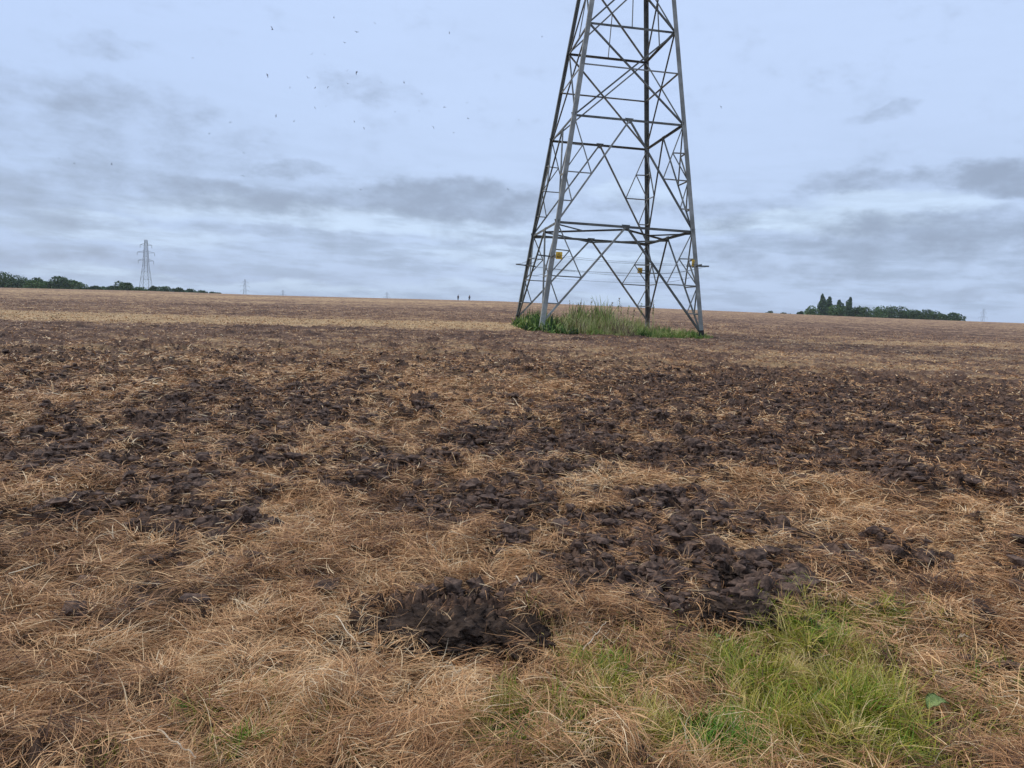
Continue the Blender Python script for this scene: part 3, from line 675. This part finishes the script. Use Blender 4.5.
# ------------------------------------------------------------------ trees on the skyline
def make_tree(px, ytop, wpx, dist, label, kind, group, seed, shape='round', nleaf=3600):
    rs = np.random.default_rng(seed)
    top = on_ray(px, ytop, dist); gz = float(Z(top.x, top.y)); H = top.z - gz; Wd = wpx / F * dist / 2
    root = empty('poplar_tree' if shape == 'poplar' else 'broadleaf_tree', (top.x, top.y, gz), rs.uniform(0, 6)); tag(root, label, 'tree', group)
    b = bmesh.new()
    def limb(p0, p1, r0, r1):
        d = (Vector(p1) - Vector(p0)).normalized(); a = d.orthogonal().normalized(); c = d.cross(a)
        R = [[b.verts.new(Vector(q) + (a * math.cos(i * math.pi / 3) + c * math.sin(i * math.pi / 3)) * r) for i in range(6)] for q, r in ((p0, r0), (p1, r1))]
        for i in range(6): b.faces.new((R[0][i], R[0][(i + 1) % 6], R[1][(i + 1) % 6], R[1][i]))
    tr = H * .028; limb((0, 0, -.5), (0, 0, H * .45), tr, tr * .6); limb((0, 0, H * .45), (.2, 0, H * .8), tr * .6, tr * .2)
    for i in range(7):
        a = rs.uniform(0, 6.28); z0 = H * rs.uniform(.25, .6); L = Wd * rs.uniform(.5, .8); up_ = 1.8 if shape == 'poplar' else .7
        limb((0, 0, z0), (math.cos(a) * L, math.sin(a) * L, min(z0 + L * up_, H * .85)), tr * .4, tr * .1)
    link('trunk', b, M_BARK, root)
    # crown: leaf clumps through several lobes of uneven size
    if shape == 'poplar': lob = [(rs.normal(0, Wd * .15), rs.normal(0, Wd * .15), H * (.2 + .75 * i / 9), Wd * (1.15 - .75 * (i / 9) ** 1.7) * rs.uniform(.6, 1.15), H * .11) for i in range(10)]
    else:
        lob = []
        for i in range(20):
            a = rs.uniform(0, 6.28); q = rs.uniform(0, .75) * Wd; zz = H * rs.uniform(.28, .84)
            q *= math.sqrt(max(.1, 1 - ((zz / H - .5) / .5) ** 2)); rr = Wd * rs.uniform(.26, .46)
            lob.append((math.cos(a) * q, math.sin(a) * q, min(zz, H * .97 - rr * .7), rr, rr * .78))
    pts = []; per = nleaf // len(lob)
    for (lx, ly, lz, lr, lh) in lob:
        d = rs.normal(0, 1, (per, 3)); d /= np.linalg.norm(d, axis=1)[:, None]
        rr = rs.uniform(.45, 1.08, per) ** .5
        pts.append(np.stack([lx + d[:, 0] * rr * lr, ly + d[:, 1] * rr * lr, lz + d[:, 2] * rr * lh], 1))
    P_ = np.concatenate(pts); n = len(P_); s = rs.uniform(.22, .55, n) * (dist / 450)
    u = rs.normal(0, 1, (n, 3)); u /= np.linalg.norm(u, axis=1)[:, None]; v = np.cross(u, rs.normal(0, 1, (n, 3))); v /= np.linalg.norm(v, axis=1)[:, None]
    co = np.stack([P_ - u * s[:, None], P_ + v * s[:, None] * .7, P_ + u * s[:, None], P_ - v * s[:, None] * .7], 1).reshape(-1, 3)
    mesh_from('crown', co, np.arange(n * 4), 4, M_LEAF[kind], dict(tint=np.repeat(rs.random(n), 4)), False, root)
    return root
GL = 'trees of the hedgerow on the left skyline'; GR = 'trees of the wood on the right skyline'
D1 = 420
ORD = 'first second third fourth fifth sixth seventh eighth ninth tenth eleventh twelfth thirteenth fourteenth fifteenth sixteenth seventeenth eighteenth nineteenth twentieth'.split()
HL = [(-14, 270, 40, 0, 0), (6, 274, 30, 0, 0), (22, 278, 26, 1, 0), (34, 280, 22, 1, 0), (41, 277.5, 18, 0, 0), (52, 281, 20, 1, 0), (62, 276.5, 26, 0, 0), (74, 279, 18, 1, 0), (84, 284, 14, 1, 1),
      (94, 285, 14, 0, 1), (104, 284.5, 12, 1, 1), (125, 281, 18, 0, 0), (114, 286, 14, 0, 1), (140, 285.5, 14, 1, 1), (154, 285, 14, 0, 1), (165, 285.5, 14, 2, 1), (178, 287, 14, 0, 1), (190, 288.5, 14, 2, 1), (203, 289.5, 14, 2, 1), (215, 291.3, 10, 2, 1)]
lab = {0: 'tall dark tree cut by the left edge of the frame', 1: 'dark tree sloping down beside the left edge of the frame', 4: 'small rounded tree in the dip of the left hedgerow', 6: 'broad domed tree, the largest of the left hedgerow inside the frame',
       7: 'lower tree leaning against the right of the broad domed one', 11: 'dark round bush tree just left of the distant lattice pylon', 19: 'last low tree at the right end of the left hedgerow'}
for i, (px, yt, wp, kd, low_) in enumerate(HL):
    make_tree(px, yt, wp * 1.15, D1 + (40 if low_ else 0) + (i % 3) * 9, lab.get(i, ('%s tree from the left end of the left hedgerow, ' % ORD[i]) + ('low and dark green' if low_ else 'mid height and leafy')), kd, GL, 900 + i)
D2 = 470
HR = [(812, 304.5, 18, 1, 'round', 'low rounded tree at the left end of the right wood'), (823, 296, 8, 2, 'poplar', 'tallest pointed poplar of the right wood'), (829.5, 298.5, 8.5, 2, 'poplar', 'second pointed poplar beside the tallest one'),
      (839, 301.5, 9, 2, 'poplar', 'shorter poplar between the tall poplars and the lone one'), (850, 299, 8, 2, 'poplar', 'lone poplar standing right of the poplar cluster'), (836, 304.5, 22, 1, 'round', 'bushy tree at the foot of the poplars'),
      (845, 304, 16, 1, 'round', 'bushy tree left of the lone poplar'), (855, 306, 15, 1, 'round', 'low bush filling the gap right beside the lone poplar'), (862, 305, 24, 0, 'round', 'low wide tree right of the lone poplar'), (877, 305, 26, 1, 'round', 'flat topped tree in the middle of the right wood'), (893, 305, 32, 0, 'round', 'broad domed tree, largest crown of the right wood'),
      (908, 309, 22, 1, 'round', 'lower tree on the right flank of the largest crown'), (924, 308, 26, 0, 'round', 'dark domed tree near the right end of the wood'), (938, 310.5, 22, 0, 'round', 'smaller dark tree beside the dark domed one'), (952, 311.5, 20, 2, 'round', 'last dark tree at the right end of the wood'),
      (802, 308.5, 10, 0, 'round', 'low bush at the far left tip of the right wood'), (771, 309.8, 10, 0, 'round', 'tiny dark tree top nearest the big pylon on the right skyline'), (786, 310.6, 12, 0, 'round', 'tiny dark tree top between the first one and the wood'), (973, 320.3, 6, 0, 'round', 'tiny shrub top beyond the right end of the wood')]
for i, (px, yt, wp, kd, sh, lb) in enumerate(HR):
    make_tree(px, yt, wp * 1.12, D2 + (i % 4) * 8, lb, kd, GR, 950 + i, sh)
# ------------------------------------------------------------------ weeds and long grass under the pylon
def tower_local(u, v):
    c, s = math.cos(.1475), math.sin(.1475); return 4.0756 + u * c - v * s, 34.0532 + u * s + v * c
def weeds(name, n, u0, u1, v0, v1, h0, h1, wd, tin, label, lean=.25, stemmy=False, edge=1.):
    u = RNG.uniform(u0, u1, n); v = RNG.uniform(v0, v1, n)
    uc, vc = (u0 + u1) / 2, (v0 + v1) / 2; q = np.hypot((u - uc) / ((u1 - u0) / 2), (v - vc) / ((v1 - v0) / 2)) + .8 * fbm(u * 1.1, v * 1.1, 3, 411)
    k = q < 1; u, v, q = u[k], v[k], q[k]; n = len(u); x, y = tower_local(u, v); z = surf(x, y) - .03
    hh = (h0 + (h1 - h0) * RNG.random(n)) * (1 - .6 * np.clip(q, 0, 1) ** 2) * (.35 + 1.0 * np.clip(.5 + 1.3 * fbm(u * 1.3, v * 1.3, 3, 413), 0, 1))
    az_ = RNG.uniform(0, 6.28, n); pitch = RNG.normal(1.35, lean, n); bend = RNG.normal(.5, .4, n)
    tint = np.clip(tin[0] + tin[1] * RNG.normal(0, 1, n) + .5 * fbm(u * .9, v * .9, 2, 415), 0, 1)
    W = RNG.uniform(.6, 1.4, n) * wd
    return stuff(tag(ribbons(name, x, y, z, az_, pitch, bend, hh, W, tint, M_WEED, 4, RNG.uniform(-1, 1, n), RNG.normal(0, .5, n)), label, 'plants'))
weeds('long_grass', 10000, -3.4, 1.8, -5.2, .9, .45, 1.0, .026, (.74, .15), 'tall pale yellow green grass clump growing under the near side of the big pylon', .32)
weeds('tall_weeds', 1500, -2.6, .9, -3.6, .6, 0.8, 1.35, .045, (.50, .22), 'ragged tall weeds standing above the grass clump under the big pylon', .22)
weeds('short_green_grass', 9000, -1.2, 4.2, -5.0, -1.8, .12, .46, .028, (.44, .10), 'short bright green grass trailing right to the pylon foot', .45)
weeds('dark_nettles', 3200, -4.3, -2.0, -5.4, 2.5, .25, .85, .06, (.26, .16), 'dark green nettles around the left legs of the big pylon', .4)
def seed_heads():
    spots = [(-1.6, -2.2), (-1.2, -2.6), (-.2, -2.0), (.1, -2.4), (.4, -1.8), (.8, -2.4), (1.2, -2.2), (-.7, -1.6), (1.6, -2.6), (-2.0, -1.8), (-.4, -3.0), (.9, -1.2), (1.9, -1.8), (-1.4, -1.)]
    X = []; Y = []; ZZ = []; A_ = []; P2 = []; B_ = []; L_ = []; W_ = []; T_ = []
    for u, v in spots:
        x, y = tower_local(u, v); z = float(surf(np.array([x]), np.array([y]))[0]); h = random.uniform(1.05, 1.5)
        X.append(x); Y.append(y); ZZ.append(z); A_.append(random.uniform(0, 6)); P2.append(1.5); B_.append(0); L_.append(h); W_.append(.03); T_.append(.75)
        for k in range(26):
            X.append(x + random.gauss(0, .015)); Y.append(y + random.gauss(0, .015)); ZZ.append(z + h * random.uniform(.62, 1.)); A_.append(random.uniform(0, 6.3)); P2.append(random.uniform(.5, 1.3)); B_.append(.2); L_.append(random.uniform(.05, .12)); W_.append(.035); T_.append(random.choice((.95, 1., .55)))
    f = lambda q: np.array(q, float)
    stuff(tag(ribbons('dock_stems', f(X), f(Y), f(ZZ), f(A_), f(P2), f(B_), f(L_), f(W_), f(T_), M_WEED, 3, np.zeros(len(X))), 'reddish dock seed stems rising above the tall grass under the big pylon', 'plants'))
seed_heads()
# ------------------------------------------------------------------ two walkers on the crest
def person(px, yfoot, label, stride, seed):
    dist = 225; p = on_ray(px, yfoot, dist); gz = float(Z(p.x, p.y)); root = empty('person', (p.x, p.y, gz), .4 if seed else -.3); tag(root, label, 'person', 'two walkers on the crest of the field')
    def skin(name, vs, es, m, par, sub=1):
        me = bpy.data.meshes.new(name); me.from_pydata([v[:3] for v in vs], es, []); me.materials.append(m); o = bpy.data.objects.new(name, me); COL.objects.link(o); o.parent = par
        md = o.modifiers.new('skin', 'SKIN'); sv = me.skin_vertices[0].data if me.skin_vertices else None
        if sv is None:
            bpy.context.view_layer.objects.active = o; sv = me.skin_vertices[0].data
        for i, v in enumerate(vs): sv[i].radius = (v[3], v[4] if len(v) > 4 else v[3])
        sv[0].use_root = True; o.modifiers.new('sub', 'SUBSURF').levels = sub; o.modifiers['sub'].render_levels = sub; return o
    s = stride
    vs = [(0, 0, .95, .15, .11), (0, 0, 1.2, .14, .10), (0, 0, 1.43, .15, .09), (0, 0, 1.53, .055), (0, .01, 1.62, .085, .095), (0, .01, 1.74, .07, .08),
          (-.19, 0, 1.42, .055), (-.25, -.05, 1.15, .045), (-.25, .10, .93, .035), (-.25, .16, .86, .03), (.19, 0, 1.42, .055), (.25, -.04, 1.15, .045), (.25, .06, .90, .035), (.25, .10, .83, .03),
          (-.10, 0, .88, .09), (-.11, s * .5, .48, .065), (-.11, s * .7, .09, .045), (-.11, s * .7 + .15, .05, .04), (.10, 0, .88, .09), (.11, -s * .4, .48, .065), (.11, -s * .9, .09, .045), (.11, -s * .9 + .15, .05, .04)]
    es = [(0, 1), (1, 2), (2, 3), (3, 4), (4, 5), (2, 6), (6, 7), (7, 8), (8, 9), (2, 10), (10, 11), (11, 12), (12, 13), (0, 14), (14, 15), (15, 16), (16, 17), (0, 18), (18, 19), (19, 20), (20, 21)]
    skin('body', vs, es, M_SKIN, root)
    g = 1.4
    skin('jacket', [(v[0], v[1], v[2], v[3] * g, (v[4] if len(v) > 4 else v[3]) * g) for v in (vs[0], vs[1], vs[2], vs[6], vs[7], vs[8], vs[10], vs[11], vs[12])], [(0, 1), (1, 2), (2, 3), (3, 4), (4, 5), (2, 6), (6, 7), (7, 8)], M_CLOTHD, root)
    skin('trousers', [(v[0], v[1], v[2], v[3] * g, (v[4] if len(v) > 4 else v[3]) * g) for v in (vs[0], vs[14], vs[15], vs[16], vs[18], vs[19], vs[20])], [(0, 1), (1, 2), (2, 3), (0, 4), (4, 5), (5, 6)], M_CLOTHB, root)
    b = bmesh.new(); bmesh.ops.create_uvsphere(b, u_segments=12, v_segments=8, radius=.13)
    for v in b.verts: v.co = Vector((v.co.x * .95, v.co.y * 1. - .02, max(v.co.z, -.05) * 1.05 + 1.70))
    link('hair', b, M_HAIR, root)
person(458, 300.2, 'left walker in dark clothing on the crest of the field', .18, 0)
person(469.3, 300.6, 'right walker in dark clothing, slimmer, on the crest of the field', .28, 1)
# ------------------------------------------------------------------ birds
def bird_mesh(flap):
    b = bmesh.new(); bmesh.ops.create_uvsphere(b, u_segments=8, v_segments=6, radius=1)
    for v in b.verts: v.co = Vector((v.co.x * .07, v.co.y * .22, v.co.z * .07))
    for s in (-1, 1):
        pr = [(.05, .09, .02), (.05, -.07, .02), (.30, -.05, .02 + flap * .5), (.30, .10, .03 + flap * .5), (.62, -.10, .02 + flap * .75), (.60, -.02, .03 + flap * .75)]
        vt = [b.verts.new((s * q[0], q[1], q[2])) for q in pr]; vb = [b.verts.new((s * q[0], q[1], q[2] - .02)) for q in pr]
        for f in ((0, 1, 2, 3), (3, 2, 4, 5)):
            b.faces.new([vt[i] for i in f]); b.faces.new([vb[i] for i in f][::-1])
        for i, j in ((0, 3), (3, 5), (5, 4), (4, 2), (2, 1)): b.faces.new((vt[i], vt[j], vb[j], vb[i]))
    vt = [b.verts.new(q) for q in ((-.03, -.18, 0), (.03, -.18, 0), (.07, -.33, 0), (-.07, -.33, 0))]; b.faces.new(vt)
    me = bpy.data.meshes.new('gull'); b.to_mesh(me); b.free(); me.materials.append(M_BIRD); return me
BM = [bird_mesh(.5), bird_mesh(.15), bird_mesh(-.35)]
BS = [(272.5, 29.5, 1.3), (356.5, 32, 1.5), (356.5, 72, 1.5), (334, 18, 1.), (193, 58, .9), (267.5, 75, 1.2), (345, 43, 1.), (312, 54, .9), (324.5, 54, .7), (308, 78, .9), (315, 88, .9), (328, 87, .9), (347, 71, .8), (347.5, 83.5, .8),
      (381, 82, .7), (404, 83, 1.), (422, 94, .8), (444, 107, 1.3), (467, 103, .8), (468, 118.5, 1.4), (433.5, 127, 1.1), (453.5, 133, .9), (315, 108, .8), (326, 106, .7), (354.5, 122, .8), (276, 116, 1.), (230.5, 122, .7), (209, 134, .8), (244, 153, .9), (243, 175.5, 1.2),
      (111.5, 164.5, .9), (74, 163.5, .6), (59, 158, .6), (361, 190, .8), (449.5, 33, 1.), (375, 23, .6), (294, 121.5, .6), (419, 111, .6), (364, 128, .8), (290, 88, .5), (508, 189.5, .8), (438, 167, .5), (542, 37, .9), (519, 120, .8), (721, 106.5, .9), (395, 112, .5)]
BL = {0: 'darkest lone gull at the upper left of the flock', 1: 'dark gull with angled wings near the top of the flock', 2: 'dark gull with angled wings directly below another in the flock', 29: 'lowest gull of the flock on the left, above the grey cloud', 17: 'broad winged gull at the right side of the flock',
      19: 'gull gliding level at the right edge of the flock', 42: 'gull flying just left of the big pylon near the top', 43: 'gull flying close left of the big pylon legs', 44: 'lone gull right of the big pylon', 4: 'gull apart from the flock on its upper left', 34: 'gull apart from the flock on its upper right'}
for i, (px, py, s) in enumerate(BS):
    o = bpy.data.objects.new('gull', BM[i % 3]); COL.objects.link(o); o.location = on_ray(px, py, 230 + (i * 37) % 60); o.scale = (s * .85 + .2,) * 3
    o.rotation_euler = (random.uniform(-.5, .5), random.uniform(-.8, .8), random.uniform(0, 6.28))
    tag(o, BL.get(i, 'tiny dark gull wheeling in the loose flock left of the big pylon'), 'bird', 'gulls circling over the field')
# ------------------------------------------------------------------ small things in the foreground
def leaf_obj(name, px, py, L, Wd, rot, label, material, cat, tilt=.35, par=None, lift=.06):
    c = at(px, py, lift); b = bmesh.new(); n = 12; rows = []
    for i in range(n + 1):
        t_ = i / n; wv_ = Wd / 2 * math.sin(math.pi * min(1, t_ ** .75)) ** .8 + .0006
        zz = .16 * L * math.sin(t_ * 4.2); row = []
        for j in range(-3, 4):
            u = j / 3; row.append(b.verts.new((u * wv_ * (1 + .06 * math.sin(t_ * 20 + j)), (t_ - .5) * L, zz + abs(u) * wv_ * .5 + .004 * math.sin(t_ * 23 + j * 2) + (.0 if j else -.002))))
        rows.append(row)
    for i in range(n):
        for j in range(6): b.faces.new((rows[i][j], rows[i][j + 1], rows[i + 1][j + 1], rows[i + 1][j]))
    geom = bmesh.ops.solidify(b, geom=b.faces[:], thickness=.0012)
    me = bpy.data.meshes.new(name); b.to_mesh(me); b.free(); me.materials.append(material)
    for f in me.polygons: f.use_smooth = True
    o = bpy.data.objects.new(name, me); COL.objects.link(o); o.location = c; o.rotation_euler = (tilt, .1, rot); tag(o, label, cat); return o
leaf_obj('dock_leaf', 938, 704, .105, .060, -1.25, 'broad pale green dock leaf lying in the straw at bottom right', M_DOCK, 'leaf', .25, lift=.11)
leaf_obj('dry_leaf', 965, 638, .075, .022, -1.5, 'pale cream dry leaf on the brown straw at right', M_PALE, 'leaf', .1, lift=.10)
leaf_obj('seedling_leaf', 718, 636, .035, .028, -.6, 'tiny pale green leaf on straw below the broad brown clod', M_DOCK, 'leaf', .2, lift=.06)
def stalk(pts, r, label):
    cu = []; b = bmesh.new(); prev = None
    ps = [Vector(at(px, py, z)) for px, py, z in pts]
    n = 8; path = []
    for i in range(len(ps) - 1):
        for k in range(n): path.append(ps[i].lerp(ps[i + 1], k / n) + Vector((0, 0, .006 * math.sin(i * 3 + k))))
    path.append(ps[-1])
    for i, c in enumerate(path):
        d = (path[min(i + 1, len(path) - 1)] - path[max(i - 1, 0)]).normalized(); a = d.orthogonal().normalized(); e = d.cross(a); rr = r * (1 - .5 * i / len(path)) * (1.25 if i % 8 == 0 else 1)
        ring = [b.verts.new(c + (a * math.cos(q) + e * math.sin(q)) * rr) for q in (0, 1.26, 2.51, 3.77, 5.03)]
        if prev:
            for j in range(5): b.faces.new((prev[j], prev[(j + 1) % 5], ring[(j + 1) % 5], ring[j]))
        prev = ring
    me = bpy.data.meshes.new('dry_stalk'); b.to_mesh(me); b.free(); me.materials.append(M_PALE); o = bpy.data.objects.new('dry_stalk', me); COL.objects.link(o)
    tag(o, label, 'stalk', 'long pale stalks lying on the straw')
stalk([(336, 616, .10), (355, 641, .09), (374, 646, .08)], .003, 'pale stalk ending at the left tip of the front soil patch')
stalk([(158, 730, .10), (180, 745, .12), (196, 757, .10)], .003, 'pale stalk slanting through the straw at the bottom left')
stalk([(516, 576, .10), (526, 592, .12), (540, 606, .09)], .0035, 'pale bent stalk just behind the blocky dark clod')
stalk([(583, 650, .08), (596, 634, .10), (606, 622, .09)], .003, 'pale stalk leaning between the front patch and the straw covered clod')

# ------------------------------------------------------------------ air
hz = bmesh.new(); bmesh.ops.create_cube(hz, size=1)
for v in hz.verts: v.co = Vector((v.co.x * 9000, v.co.y * 9000, -90 if v.co.z < 0 else 75))
hm = bpy.data.meshes.new('haze'); hz.to_mesh(hm); hz.free(); hmat = bpy.data.materials.new('haze_air'); hmat.use_nodes = True; ht = hmat.node_tree; ht.nodes.clear()
pv = ht.nodes.new('ShaderNodeVolumePrincipled'); pv.inputs['Color'].default_value = (.86, .92, 1, 1); pv.inputs['Density'].default_value = .00013
ho = ht.nodes.new('ShaderNodeOutputMaterial'); ht.links.new(pv.outputs[0], ho.inputs['Volume'])
hm.materials.append(hmat); hzo = bpy.data.objects.new('haze', hm); COL.objects.link(hzo); stuff(tag(hzo, 'thin pale haze over the far field and skyline', 'haze'))
